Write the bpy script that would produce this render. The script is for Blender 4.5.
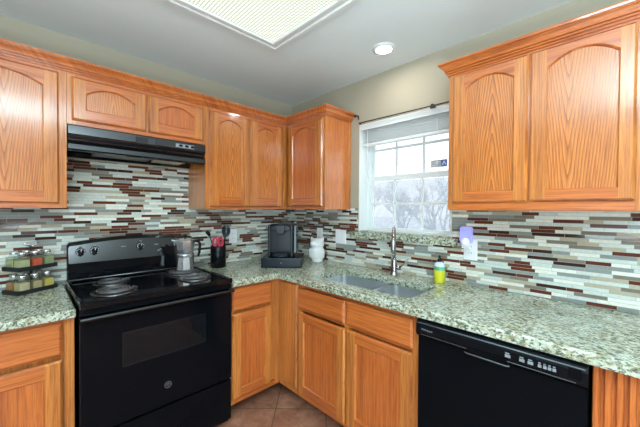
import bpy, bmesh, math, random
from mathutils import Vector, Matrix

# ------------------------------------------------------------------ clear
for o in list(bpy.data.objects):
    bpy.data.objects.remove(o)
SC = bpy.context.scene
COL = SC.collection

# ------------------------------------------------------------------ camera
cam_d = bpy.data.cameras.new('camera')
cam = bpy.data.objects.new('camera', cam_d)
COL.objects.link(cam)
cam_d.sensor_width = 36.0
cam_d.lens = 301.85 / 640 * 36.0
cam_d.clip_start = 0.02
cam_d.clip_end = 200
Fv = Vector((0.7015065, 0.71253293, -0.01361803))
Rv = Vector((0.71264196, -0.70150468, 0.00571153))
Uv = Vector((0.00548346, 0.01371145, 0.99989096))
cam.matrix_world = Matrix(((Rv.x, Uv.x, -Fv.x, -1.9439), (Rv.y, Uv.y, -Fv.y, -2.3835),
                           (Rv.z, Uv.z, -Fv.z, 1.37), (0, 0, 0, 1)))
SC.camera = cam

# ------------------------------------------------------------------ world, lights, exposure
world = bpy.data.worlds.new('overcast_sky')
SC.world = world
world.use_nodes = True
bg = world.node_tree.nodes['Background']
bg.inputs['Color'].default_value = (0.90, 0.96, 1.0, 1)
bg.inputs['Strength'].default_value = 1.5

def area(name, loc, rot, sx, sy, power, col):
    d = bpy.data.lights.new(name, 'AREA')
    d.shape = 'RECTANGLE'; d.size = sx; d.size_y = sy; d.energy = power; d.color = col
    o = bpy.data.objects.new(name, d); COL.objects.link(o)
    o.location = loc; o.rotation_euler = rot
    return o

area('uplight_floor_lamp', (-2.25, -2.75, 2.02), (math.pi, 0, 0), 1.3, 0.8, 100, (0.75, 0.93, 1.0))  # unseen panel aimed up, standing in for flash bounced off the ceiling
area('wide_uplight_floor_lamp', (-1.9, -2.3, 1.15), (math.pi, 0, 0), 0.4, 0.4, 24, (0.75, 0.93, 1.0))  # bodiless extra fill, added to spread brightness over the ceiling
area('back_wall_fill', (-4.15, -4.1, 1.05), (0, -math.pi / 2, 0), 1.7, 1.4, 52, (0.75, 0.93, 1.0))  # unseen fill added to brighten the window-wall cabinets; no real opening here
area('dining_window_daylight', (-3.2, -4.95, 1.05), (math.pi / 2, 0, 0), 1.6, 1.7, 55, (0.75, 0.93, 1.0))  # second added fill, lifts the stove-wall fronts; this wall has no window
PANEL_EMIT = 1.15
SC.view_settings.view_transform = 'Standard'
SC.view_settings.look = 'None'
SC.view_settings.gamma = 1.0
SC.view_settings.use_curve_mapping = False
SC.view_settings.exposure = 0.17

H = 2.41
PI = math.pi

# ------------------------------------------------------------------ node helpers
class NT:
    def __init__(self, name):
        self.m = bpy.data.materials.new(name)
        self.m.use_nodes = True
        self.t = self.m.node_tree
        self.t.nodes.clear()
        self.out = self.n('ShaderNodeOutputMaterial')
        self.b = self.n('ShaderNodeBsdfPrincipled')
        self.l(self.b.outputs[0], self.out.inputs[0])
    def n(self, typ, **kw):
        nd = self.t.nodes.new(typ)
        for k, v in kw.items():
            setattr(nd, k, v)
        return nd
    def l(self, a, b):
        self.t.links.new(a, b)
    def put(self, sock, v):
        if hasattr(v, 'links'):
            self.l(v, sock)
        else:
            sock.default_value = v
    def math(self, op, a, b=0.0, c=0.0):
        nd = self.n('ShaderNodeMath', operation=op)
        self.put(nd.inputs[0], a); self.put(nd.inputs[1], b); self.put(nd.inputs[2], c)
        return nd.outputs[0]
    def mix(self, fac, a, b, blend='MIX'):
        nd = self.n('ShaderNodeMix', data_type='RGBA', blend_type=blend)
        self.put(nd.inputs[0], fac)
        for s, v in ((nd.inputs[6], a), (nd.inputs[7], b)):
            if hasattr(v, 'links'): self.l(v, s)
            else: s.default_value = (*v, 1) if len(v) == 3 else v
        return nd.outputs[2]
    def ramp(self, fac, stops, interp='LINEAR'):
        nd = self.n('ShaderNodeValToRGB')
        cr = nd.color_ramp; cr.interpolation = interp
        while len(cr.elements) < len(stops): cr.elements.new(0.5)
        for e, (p, c) in zip(cr.elements, stops):
            e.position = p; e.color = (*c, 1)
        self.put(nd.inputs[0], fac)
        return nd.outputs[0]
    def xyz(self, v):
        nd = self.n('ShaderNodeSeparateXYZ'); self.l(v, nd.inputs[0]); return nd.outputs
    def comb(self, x, y, z):
        nd = self.n('ShaderNodeCombineXYZ')
        for i, v in enumerate((x, y, z)): self.put(nd.inputs[i], v)
        return nd.outputs[0]
    def noise(self, vec, scale, detail=3, rough=0.5, dist=0.0):
        nd = self.n('ShaderNodeTexNoise')
        if vec is not None: self.l(vec, nd.inputs['Vector'])
        nd.inputs['Scale'].default_value = scale; nd.inputs['Detail'].default_value = detail
        nd.inputs['Roughness'].default_value = rough; nd.inputs['Distortion'].default_value = dist
        return nd.outputs['Fac']
    def obj(self):
        return self.n('ShaderNodeTexCoord').outputs['Object']
    def pos(self):
        return self.n('ShaderNodeNewGeometry').outputs['Position']
    def bump(self, h, strength=0.2, dist=0.01):
        nd = self.n('ShaderNodeBump')
        nd.inputs['Strength'].default_value = strength; nd.inputs['Distance'].default_value = dist
        self.l(h, nd.inputs['Height']); self.l(nd.outputs[0], self.b.inputs['Normal'])
    def set(self, **kw):
        names = dict(col='Base Color', rough='Roughness', metal='Metallic', spec='Specular IOR Level', coat='Coat Weight',
                     coatr='Coat Roughness', trans='Transmission Weight', emit='Emission Color', es='Emission Strength', alpha='Alpha', ior='IOR')
        for k, v in kw.items():
            s = self.b.inputs[names[k]]
            if hasattr(v, 'links'): self.l(v, s)
            elif isinstance(v, tuple): s.default_value = (*v, 1)
            else: s.default_value = v
        return self

def simple(name, col, rough=0.5, metal=0.0, var=0.04, scale=20, **kw):
    t = NT(name)
    f = t.noise(t.obj(), scale, 2)
    c2 = tuple(max(0, c * (1 - var * 2)) for c in col); c1 = tuple(min(1, c * (1 + var)) for c in col)
    t.set(col=t.mix(f, c1, c2), rough=rough, metal=metal, **kw)
    return t.m

# ------------------------------------------------------------------ oak
def oak(name, axis, tint=1.0, arch=0, yel=1.0):
    """axis: grain direction 'x','y','z'. arch: 1 peaks up, -1 peaks down, 0 straight."""
    t = NT(name)
    x, y, z = t.xyz(t.obj())
    if axis == 'z':
        s, r = z, t.math('ADD', x, y)
    elif axis == 'x':
        s, r = x, t.math('ADD', z, y)
    else:
        s, r = y, t.math('ADD', z, x)
    def nz(kr, ks, w, detail=2, rough=0.5):
        return t.noise(t.comb(t.math('MULTIPLY', r, kr), t.math('MULTIPLY', s, ks), w), 1.0, detail, rough)
    warp = nz(10, 1.6, 0.3)
    if arch:
        q = t.math('MULTIPLY', t.math('POWER', t.math('ABSOLUTE', r), 1.25), 19.0)
        v = t.math('ADD', t.math('MULTIPLY', q, arch * 1.0), s)
        v = t.math('ADD', t.math('MULTIPLY', v, 8.5), t.math('MULTIPLY', warp, 3.0))
        band = t.math('POWER', t.math('FRACT', v), 2.6)
        amt = 1.0
    else:
        band = t.ramp(nz(55, 1.3, 2.2, 3, 0.6), [(0.42, (0, 0, 0)), (0.68, (1, 1, 1))])
        amt = 0.55
    fine = nz(330, 7, 1.7, 3, 0.6)
    big = nz(6, 0.8, 4.1)
    a = (0.68 * tint, 0.215 * tint * yel, 0.046 * tint * yel); b = (0.30 * tint, 0.064 * tint * yel, 0.010 * tint)
    c = t.mix(t.math('MULTIPLY', band, amt), a, b)
    pores = t.ramp(fine, [(0.36, (0.58, 0.46, 0.38)), (0.52, (1, 1, 1))])
    c = t.mix(0.8, c, pores, 'MULTIPLY')
    tone = t.ramp(big, [(0.3, (0.86, 0.80, 0.74)), (0.7, (1.08, 1.1, 1.12))])
    c = t.mix(0.8, c, tone, 'MULTIPLY')
    t.set(col=c, rough=0.30, spec=0.5, coat=1.0, coatr=0.10)
    t.bump(fine, 0.05, 0.002)
    return t.m

OAK_Z = oak('oak_vertical', 'z', 1.0, 0, 1.12)
OAK_X = oak('oak_along_x', 'x', 0.96, 0, 0.90)
OAK_Y = oak('oak_along_y', 'y', 0.96, 0, 0.90)
OAK_P = oak('oak_panel_cathedral', 'z', 1.08, 1, 1.10)
OAK_Q = oak('oak_panel_cathedral_down', 'z', 1.08, -1, 1.10)
OAK_S = oak('oak_panel_plain', 'z', 1.0, 0, 0.88)

# ------------------------------------------------------------------ granite
def granite():
    t = NT('granite')
    px_, py_, pz_ = t.xyz(t.pos())
    o = t.comb(px_, t.math('MULTIPLY', py_, 0.62), pz_)
    n1 = t.noise(o, 13, 4, 0.6, 0.8)
    n2 = t.noise(o, 75, 5, 0.7)
    n3 = t.noise(o, 105, 4, 0.65, 0.5)
    n4 = t.noise(o, 55, 4, 0.65, 0.8)
    c = t.ramp(n1, [(0.34, (0.38, 0.35, 0.21)), (0.47, (0.48, 0.51, 0.37)), (0.62, (0.55, 0.60, 0.48))])
    c = t.mix(t.ramp(n2, [(0.48, (0, 0, 0)), (0.58, (0.9, 0.9, 0.9))]), c, (0.69, 0.74, 0.63))
    c = t.mix(t.ramp(n4, [(0.52, (0, 0, 0)), (0.60, (0.85, 0.85, 0.85))]), c, (0.22, 0.20, 0.10))
    c = t.mix(t.ramp(n3, [(0.505, (0, 0, 0)), (0.58, (0.95, 0.95, 0.95))]), c, (0.075, 0.095, 0.075))
    t.set(col=c, rough=0.12, spec=0.5)
    return t.m
GRANITE = granite()

# ------------------------------------------------------------------ mosaic backsplash
def mosaic():
    t = NT('strip_mosaic_tile')
    x, y, z = t.xyz(t.pos())
    u = t.math('SUBTRACT', x, y)
    RH = 0.0178
    zr = t.math('DIVIDE', t.math('SUBTRACT', z, 0.9155), RH)
    row = t.math('FLOOR', zr)
    fz = t.math('FRACT', zr)
    wn = t.n('ShaderNodeTexWhiteNoise', noise_dimensions='1D'); t.l(row, wn.inputs['W'])
    w = t.math('ADD', t.math('MULTIPLY', u, 9.3), t.math('MULTIPLY', wn.outputs['Value'], 57.0))
    w = t.math('ADD', w, t.math('MULTIPLY', row, 31.0))
    v1 = t.n('ShaderNodeTexVoronoi', voronoi_dimensions='1D', feature='F1'); t.l(w, v1.inputs['W']); v1.inputs['Scale'].default_value = 1
    v2 = t.n('ShaderNodeTexVoronoi', voronoi_dimensions='1D', feature='DISTANCE_TO_EDGE'); t.l(w, v2.inputs['W']); v2.inputs['Scale'].default_value = 1
    cr, cg, cb = t.xyz(v1.outputs['Color'])
    MINT = (0.64, 0.69, 0.64); WHITE = (0.80, 0.79, 0.71); GRY = (0.28, 0.30, 0.285); TAN = (0.46, 0.40, 0.29); TAUPE = (0.20, 0.165, 0.13); RED = (0.125, 0.034, 0.018); DRK = (0.05, 0.020, 0.015)
    c = t.ramp(cr, [(0.0, MINT), (0.20, WHITE), (0.36, GRY), (0.53, TAN), (0.65, TAUPE), (0.74, RED), (0.90, DRK)], 'CONSTANT')
    st = t.noise(t.comb(t.math('MULTIPLY', u, 60), t.math('MULTIPLY', z, 160), cg), 1.0, 3)
    c = t.mix(0.45, c, t.ramp(st, [(0.35, (0.80, 0.78, 0.74)), (0.65, (1.1, 1.1, 1.1))]), 'MULTIPLY')
    g1 = t.math('LESS_THAN', fz, 0.085)
    g2 = t.math('LESS_THAN', v2.outputs['Distance'], 0.007)
    g = t.math('MAXIMUM', g1, g2)
    c = t.mix(g, c, (0.42, 0.40, 0.34))
    rg = t.ramp(cr, [(0.0, (0.12,) * 3), (0.20, (0.35,) * 3), (0.36, (0.12,) * 3), (0.53, (0.4,) * 3), (0.74, (0.10,) * 3)], 'CONSTANT')
    rr = t.mix(g, rg, (0.8, 0.8, 0.8))
    t.set(col=c, rough=rr, spec=0.45)
    hh = t.math('SUBTRACT', 1.0, g)
    t.bump(hh, 0.25, 0.002)
    return t.m
MOSAIC = mosaic()

def floor_tile():
    t = NT('terracotta_tile')
    x, y, z = t.xyz(t.pos())
    P = 0.343 * math.sqrt(2)
    s = t.math('DIVIDE', t.math('SUBTRACT', x, y), P)
    r = t.math('DIVIDE', t.math('ADD', t.math('ADD', x, y), 1.425), P)
    def edge(v):
        f = t.math('FRACT', t.math('ADD', v, 50.0))
        return t.math('MINIMUM', f, t.math('SUBTRACT', 1.0, f))
    e = t.math('MINIMUM', edge(s), edge(r))
    g = t.math('LESS_THAN', e, 0.0085)
    wn = t.n('ShaderNodeTexWhiteNoise', noise_dimensions='2D')
    t.l(t.comb(t.math('FLOOR', s), t.math('FLOOR', r), 0), wn.inputs['Vector'])
    n = t.noise(t.pos(), 9, 5, 0.65, 0.5)
    c = t.ramp(n, [(0.3, (0.22, 0.085, 0.048)), (0.5, (0.36, 0.16, 0.095)), (0.7, (0.50, 0.27, 0.18))])
    c = t.mix(0.3, c, t.mix(wn.outputs['Value'], (0.75, 0.75, 0.75), (1.15, 1.1, 1.05)), 'MULTIPLY')
    c = t.mix(g, c, (0.13, 0.085, 0.06))
    t.set(col=c, rough=t.mix(g, (0.38,) * 3, (0.85,) * 3), spec=0.4)
    t.bump(t.math('SUBTRACT', 1.0, g), 0.3, 0.003)
    return t.m
FLOOR = floor_tile()

def paint(name, col, bump=0.06, rough=0.75):
    t = NT(name)
    n = t.noise(t.pos(), 130, 3)
    t.set(col=t.mix(n, col, tuple(c * 0.97 for c in col)), rough=rough, spec=0.25)
    t.bump(n, bump, 0.004)
    return t.m
WALLP = paint('beige_wall_paint', (0.43, 0.385, 0.295))
CEILP = paint('white_ceiling_paint', (0.76, 0.84, 0.86))
WHITEP = paint('white_trim_paint', (0.80, 0.84, 0.84), 0.01, 0.4)

BLACK = simple('black_enamel', (0.003, 0.004, 0.006), 0.06, spec=0.95)
COOKB = simple('black_cooktop', (0.003, 0.004, 0.006), 0.07, spec=0.35)
OVENB = simple('black_oven_glass', (0.003, 0.004, 0.006), 0.08, spec=0.13)
BLACKP = simple('black_plastic', (0.004, 0.005, 0.007), 0.25, spec=0.2)
BLACKM = simple('matte_black', (0.012, 0.013, 0.015), 0.5)
COIL = simple('burner_coil', (0.16, 0.16, 0.165), 0.35, 0.5)
DRIP = simple('drip_pan', (0.15, 0.15, 0.155), 0.22, 0.9)
STEEL = simple('brushed_steel', (0.66, 0.70, 0.73), 0.30, 0.88)
CHROME = simple('faucet_nickel', (0.42, 0.42, 0.42), 0.18, 1.0)
ALU = simple('polished_aluminium', (0.78, 0.79, 0.80), 0.26, 0.85)
GREYT = simple('grey_print', (0.28, 0.31, 0.34), 0.4)
WHITEPL = simple('white_plastic', (0.92, 0.92, 0.93), 0.35, var=0.01)
SLOT = simple('dark_slot', (0.05, 0.05, 0.055), 0.6)
CERAMIC = simple('white_ceramic', (0.90, 0.90, 0.89), 0.15, var=0.01)
RED = simple('red_plastic', (0.62, 0.030, 0.075), 0.35)
COFFEE = simple('slate_plastic', (0.008, 0.015, 0.021), 0.22, spec=0.3)
COFFEE2 = simple('slate_plastic_dark', (0.010, 0.015, 0.020), 0.35)
TOE = simple('toe_kick_black', (0.012, 0.009, 0.008), 0.7)

def glass(name, col=(1, 1, 1), t_amt=0.9, rough=0.02):
    t = NT(name)
    tr = t.n('ShaderNodeBsdfTransparent'); tr.inputs[0].default_value = (*col, 1)
    gl = t.n('ShaderNodeBsdfGlossy'); gl.inputs['Roughness'].default_value = rough
    fr = t.n('ShaderNodeLayerWeight'); fr.inputs['Blend'].default_value = 0.5
    mx = t.n('ShaderNodeMixShader')
    t.l(t.math('ADD', t.math('MULTIPLY', t.math('POWER', fr.outputs['Facing'], 5.0), 0.9), 1.03 - t_amt), mx.inputs[0])
    t.l(tr.outputs[0], mx.inputs[1]); t.l(gl.outputs[0], mx.inputs[2])
    t.l(mx.outputs[0], t.out.inputs[0])
    return t.m
PANE = glass('window_glass', (1, 1, 1), 0.99)
JARG = glass('jar_glass', (0.90, 0.95, 0.93), 0.88, 0.12)

def screen_mat():
    t = NT('insect_screen_mesh')
    tr = t.n('ShaderNodeBsdfTransparent')
    df = t.n('ShaderNodeBsdfTranslucent'); df.inputs[0].default_value = (0.44, 0.51, 0.58, 1)
    mx = t.n('ShaderNodeMixShader')
    n = t.noise(t.pos(), 18, 3)
    t.l(t.math('ADD', 0.34, t.math('MULTIPLY', n, 0.10)), mx.inputs[0])
    t.l(tr.outputs[0], mx.inputs[1]); t.l(df.outputs[0], mx.inputs[2]); t.l(mx.outputs[0], t.out.inputs[0])
    return t.m
SCREEN = screen_mat()

def diffuser_mat():
    t = NT('lit_eggcrate_diffuser')
    x, y, z = t.xyz(t.pos())
    def cell(v):
        f = t.math('FRACT', t.math('MULTIPLY', v, 1 / 0.017))
        return t.math('LESS_THAN', f, 0.34)
    g = t.math('MAXIMUM', cell(x), cell(y))
    c = t.mix(g, (1.0, 1.0, 0.93), (0.38, 0.45, 0.36))
    t.set(col=(0.1, 0.1, 0.1), rough=0.4, emit=c, es=PANEL_EMIT)
    return t.m
DIFF = diffuser_mat()

def emit_mat(name, col, s):
    t = NT(name); t.set(col=col, rough=0.4, emit=col, es=s); return t.m

# ------------------------------------------------------------------ mesh helpers
class MB:
    """collects shapes into one mesh; every shape may carry a material index"""
    def __init__(self):
        self.b = bmesh.new()
    def face(self, pts, mi=0, smooth=False):
        f = self.b.faces.new([self.b.verts.new(p) for p in pts]); f.material_index = mi; f.smooth = smooth
        return f
    def box(self, lo, hi, mi=0, bev=0.0):
        x0, y0, z0 = [min(a, b) for a, b in zip(lo, hi)]; x1, y1, z1 = [max(a, b) for a, b in zip(lo, hi)]
        t = bmesh.new()
        vs = [t.verts.new(p) for p in ((x0, y0, z0), (x1, y0, z0), (x1, y1, z0), (x0, y1, z0), (x0, y0, z1), (x1, y0, z1), (x1, y1, z1), (x0, y1, z1))]
        for q in ((0, 3, 2, 1), (4, 5, 6, 7), (0, 1, 5, 4), (1, 2, 6, 5), (2, 3, 7, 6), (3, 0, 4, 7)):
            t.faces.new([vs[i] for i in q])
        if bev > 0:
            bmesh.ops.bevel(t, geom=t.edges[:] , offset=bev, segments=2, profile=0.6, affect='EDGES')
        self.merge(t, mi)
        return self
    def merge(self, t, mi=0, M=None, smooth=None):
        if M is not None: bmesh.ops.transform(t, matrix=M, verts=t.verts[:])
        mp = {}
        for v in t.verts: mp[v] = self.b.verts.new(v.co)
        for f in t.faces:
            try: nf = self.b.faces.new([mp[v] for v in f.verts])
            except ValueError: continue
            nf.material_index = mi if mi is not None else f.material_index
            nf.smooth = f.smooth if smooth is None else smooth
        t.free()
    def lathe(self, prof, c=(0, 0, 0), n=24, mi=0, smooth=True, a0=0.0, sx=1.0, sy=1.0, M=None):
        t = bmesh.new()
        rings = []
        for r, z in prof:
            if r < 1e-6: rings.append([t.verts.new((0, 0, z))])
            else: rings.append([t.verts.new((r * sx * math.cos(a0 + 2 * PI * k / n), r * sy * math.sin(a0 + 2 * PI * k / n), z)) for k in range(n)])
        for A, B in zip(rings, rings[1:]):
            for k in range(n):
                a = [A[k % len(A)], A[(k + 1) % len(A)]] if len(A) > 1 else [A[0]]
                b = [B[(k + 1) % len(B)], B[k % len(B)]] if len(B) > 1 else [B[0]]
                if len(a) + len(b) >= 3:
                    f = t.faces.new(a + b); f.smooth = smooth
        M2 = Matrix.Translation(Vector(c)) @ (M if M is not None else Matrix.Identity(4))
        self.merge(t, mi, M2)
        return self
    def tube(self, pts, r, n=8, mi=0, cap=True, smooth=True):
        pts = [Vector(p) for p in pts]
        rs = r if isinstance(r, (list, tuple)) else [r] * len(pts)
        t = bmesh.new(); rings = []
        prev = None
        for i, p in enumerate(pts):
            d = (pts[min(i + 1, len(pts) - 1)] - pts[max(i - 1, 0)]).normalized()
            if prev is None:
                up = Vector((0, 0, 1)) if abs(d.z) < 0.9 else Vector((1, 0, 0))
                a = d.cross(up).normalized()
            else:
                a = (prev - d * prev.dot(d)).normalized()
            prev = a
            b = d.cross(a)
            rings.append([t.verts.new(p + (a * math.cos(2 * PI * k / n) + b * math.sin(2 * PI * k / n)) * rs[i]) for k in range(n)])
        for A, B in zip(rings, rings[1:]):
            for k in range(n):
                f = t.faces.new((A[k], A[(k + 1) % n], B[(k + 1) % n], B[k])); f.smooth = smooth
        if cap:
            t.faces.new(rings[0]); t.faces.new(rings[-1])
        self.merge(t, mi)
        return self
    def prism(self, poly, fn, d0, d1, mi=0):
        """poly in 2D, extruded between depths; fn(u, v, d) -> 3D"""
        A = [self.b.verts.new(fn(u, v, d0)) for u, v in poly]; B = [self.b.verts.new(fn(u, v, d1)) for u, v in poly]
        n = len(poly)
        fs = [self.b.faces.new(A), self.b.faces.new(B)]
        for i in range(n): fs.append(self.b.faces.new((A[i], A[(i + 1) % n], B[(i + 1) % n], B[i])))
        for f in fs: f.material_index = mi
        return self

def link(name, data, parent=None):
    o = bpy.data.objects.new(name, data)
    COL.objects.link(o)
    if parent is not None: o.parent = parent
    return o

OFF = {}
def mesh(name, mb, mats, parent=None, origin=None, local=False, normals=True):
    """mesh given in world coordinates (or local=True: in the parent's own frame); origin recentres its texture space"""
    bm = mb.b
    if normals: bmesh.ops.recalc_face_normals(bm, faces=bm.faces[:])
    me = bpy.data.meshes.new(name)
    base = Vector((0, 0, 0))
    if parent is not None and not local: base = OFF.get(parent.name, Vector((0, 0, 0)))
    org = Vector(origin) if origin is not None else (Vector((0, 0, 0)))
    if origin is not None: bmesh.ops.translate(bm, vec=-org, verts=bm.verts[:])
    bm.to_mesh(me); bm.free()
    for m in (mats if isinstance(mats, (list, tuple)) else [mats]): me.materials.append(m)
    o = link(name, me, parent)
    o.location = org - base
    OFF[o.name] = org if not local else Vector((0, 0, 0))
    return o

def thing(name, label, cat, loc=(0, 0, 0), group=None, rotz=0.0, kind=None):
    o = link(name, None)
    o.location = loc; o.rotation_euler = (0, 0, rotz)
    OFF[o.name] = Vector(loc)
    o['label'] = label; o['category'] = cat
    if group: o['group'] = group
    if kind: o['kind'] = kind
    return o

def tag(o, label, cat, group=None, kind=None):
    o['label'] = label; o['category'] = cat
    if group: o['group'] = group
    if kind: o['kind'] = kind
    return o

def structure(o, label=None):
    o['kind'] = 'structure'
    if label: o['label'] = label; o['category'] = o.name.split('_')[0]
    return o

def text(name, body, size, fn, mat, parent, depth=0.0004, align='CENTER'):
    """raised lettering; fn maps text (u, v, d) to the parent's world space"""
    cu = bpy.data.curves.new(name, 'FONT'); cu.body = body; cu.size = size; cu.align_x = align; cu.extrude = depth
    o = bpy.data.objects.new(name, cu); COL.objects.link(o)
    p0 = Vector(fn(0, 0, 0)); ex = Vector(fn(1, 0, 0)) - p0; ey = Vector(fn(0, 1, 0)) - p0; ez = Vector(fn(0, 0, 1)) - p0
    o.parent = parent
    base = OFF.get(parent.name, Vector((0, 0, 0)))
    p0 = p0 - base
    o.matrix_basis = Matrix(((ex.x, ey.x, ez.x, p0.x), (ex.y, ey.y, ez.y, p0.y), (ex.z, ey.z, ez.z, p0.z), (0, 0, 0, 1)))
    cu.materials.append(mat)
    mx = o.matrix_basis.copy()
    me = bpy.data.meshes.new_from_object(o)
    bpy.data.objects.remove(o)
    o = link(name, me, parent); o.matrix_basis = mx
    return o

# wall frames: (u to the right seen from the room, v = height, d = out of the wall)
def fA(y0):
    return lambda u, v, d: (u, y0 - d, v)
def fB(x0):
    return lambda u, v, d: (x0 - d, -u, v)

# ================================================================== SETTING
X0, Y0 = -4.2, -5.0
def wall_with_hole(mb, fn, u0, u1, z0, z1, hu0, hu1, hz0, hz1, d0, d1):
    for a, b, c, e in ((u0, hu0, z0, z1), (hu1, u1, z0, z1), (hu0, hu1, z0, hz0), (hu0, hu1, hz1, z1)):
        mb.prism([(a, c), (b, c), (b, e), (a, e)], fn, d0, d1)

m = MB(); m.box((X0, 0, 0), (0.16, 0.14, H)); structure(mesh('wall_left', m, WALLP))
WY0, WY1, WZ0, WZ1 = 0.857, 1.605, 1.192, 2.052
m = MB(); wall_with_hole(m, fB(0), 0.0, 5.0, 0, H, WY0, WY1, WZ0, WZ1, 0, -0.16); structure(mesh('wall_right', m, WALLP))
m = MB(); m.box((X0 - .14, Y0, 0), (X0, 0.14, H)); structure(mesh('wall_back', m, paint('grey_wall_paint', (0.22, 0.24, 0.26))))
m = MB(); m.box((X0 - .14, Y0 - .14, 0), (0.16, Y0, H)); structure(mesh('wall_front', m, paint('taupe_wall_paint', (0.24, 0.22, 0.19))))
m = MB(); m.box((X0 - .14, Y0 - .14, -0.06), (0.16, 0.14, 0)); structure(mesh('floor', m, FLOOR))
m = MB(); m.box((X0 - .14, Y0 - .14, H), (0.16, 0.14, H + 0.08)); structure(mesh('ceiling', m, CEILP))

# tile backsplash, thin slabs on the walls
BS0, BS1 = 0.916, 1.3685
m = MB()
m.box((-2.75, -0.001, BS0), (-0.0065, -0.0065, BS1))
m.box((-1.776, -0.001, BS1), (-1.0305, -0.0065, 1.668))
structure(mesh('backsplash_left', m, MOSAIC))
m = MB()
fb = fB(0)
m.prism([(0.0005, BS0), (2.75, BS0), (2.75, 1.142), (0.0005, 1.142)], fb, 0.0008, 0.0065)
m.prism([(0.0005, 1.142), (0.79, 1.142), (0.79, 1.192), (0.8535, 1.192), (0.8535, 1.383), (0.773, 1.383), (0.773, BS1), (0.0005, BS1)], fb, 0.0008, 0.0065)
m.prism([(1.645, 1.142), (2.75, 1.142), (2.75, BS1), (1.61, BS1), (1.61, 1.192), (1.645, 1.192)], fb, 0.0008, 0.0065)
structure(mesh('backsplash_right', m, MOSAIC))

# window ledge in granite
m = MB(); m.prism([(0.79, 1.1435), (1.645, 1.1435), (1.645, 1.1905), (0.79, 1.1905)], fb, 0.0009, 0.034)
m.prism([(WY0 + .001, 1.1925), (WY1 - .001, 1.1925), (WY1 - .001, 1.199), (WY0 + .001, 1.199)], fb, -0.085, 0.0)
o = mesh('window_ledge', m, GRANITE); tag(o, 'narrow speckled granite ledge running under the window', 'window ledge')

# window
win = link('window_1', None); win['kind'] = 'structure'
win['label'] = 'white double hung window with grid bars above the sink'; win['category'] = 'window'
W = fB(0.0)
def rect(a, b, c, e): return [(a, c), (b, c), (b, e), (a, e)]
m = MB()   # white returns of the opening
t_ = 0.006
m.prism(rect(WY0 + .0005, WY0 + t_, 1.2, WZ1 - .0005), W, -0.158, -0.0005)
m.prism(rect(WY1 - t_, WY1 - .0005, 1.2, WZ1 - .0005), W, -0.158, -0.0005)
m.prism(rect(WY0 + t_, WY1 - t_, WZ1 - t_, WZ1 - .0005), W, -0.158, -0.0005)
mesh('jamb', m, WHITEP, win)
m = MB()
g0, g1 = WY0 + t_, WY1 - t_
m.prism(rect(g0, g0 + .030, 1.2, 2.045), W, -0.155, -0.105)
m.prism(rect(g1 - .030, g1, 1.2, 2.045), W, -0.155, -0.105)
m.prism(rect(g0 + .03, g1 - .03, 1.2, 1.212), W, -0.155, -0.09)
m.prism(rect(g0 + .03, g1 - .03, 2.015, 2.045), W, -0.155, -0.105)
mesh('window_frame', m, WHITEP, win)
def sash(name, z0, z1, d0, d1, zb, stile=0.022, bot=0.022, top=0.022):
    a, b = g0 + .031, g1 - .031
    s = MB()
    s.prism(rect(a, a + stile, z0, z1), W, d0, d1); s.prism(rect(b - stile, b, z0, z1), W, d0, d1)
    s.prism(rect(a + stile, b - stile, z0, z0 + bot), W, d0, d1); s.prism(rect(a + stile, b - stile, z1 - top, z1), W, d0, d1)
    so = mesh(name, s, WHITEP, win)
    dm = (d0 + d1) / 2
    for y in (1.117, 1.343):
        k = MB(); k.prism(rect(y - .009, y + .009, z0 + bot, z1 - top), W, dm - .006, dm + .006); mesh('muntin', k, WHITEP, so)
    k = MB(); k.prism(rect(a + stile, b - stile, zb - .009, zb + .009), W, dm - .005, dm + .005); mesh('muntin', k, WHITEP, so)
    k = MB(); k.prism(rect(a + stile - .002, b - stile + .002, z0 + bot - .002, z1 - top + .002), W, dm - .0015, dm + .0015); mesh('pane', k, PANE, so)
    return so
sash('lower_sash', 1.2125, 1.640, -0.127, -0.107, 1.418, top=0.036, bot=0.016)
sash('upper_sash', 1.605, 2.013, -0.153, -0.131, 1.855)
m = MB(); m.prism(rect(g0 + .033, g1 - .033, 1.214, 1.600), W, -0.1565, -0.1555); mesh('insect_screen', m, SCREEN, win)

# security sticker on the pane
st = thing('window_sticker', 'small grey and blue security sticker on the upper window pane', 'sticker', (0.137, -1.455, 1.695))
m = MB(); m.prism(rect(1.398, 1.470, 1.672, 1.722), W, -0.1385, -0.1375); mesh('sticker_text_area', m, simple('sticker_grey', (0.45, 0.48, 0.53), 0.5), st)
m = MB(); m.prism(rect(1.4705, 1.513, 1.672, 1.722), W, -0.1385, -0.1375); mesh('sticker_badge', m, simple('sticker_blue', (0.10, 0.18, 0.55), 0.5), st)
for k in range(3):
    m = MB(); m.prism(rect(1.404, 1.464 - 0.008 * k, 1.708 - .013 * k, 1.713 - .013 * k), W, -0.1374, -0.1368); mesh('lettering', m, WHITEPL, st)
m = MB(); m.prism([(1.477, 1.684), (1.484, 1.684), (1.492, 1.702), (1.500, 1.684), (1.507, 1.684), (1.496, 1.712), (1.488, 1.712)], W, -0.1374, -0.1368); mesh('emblem', m, WHITEPL, st)

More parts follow.
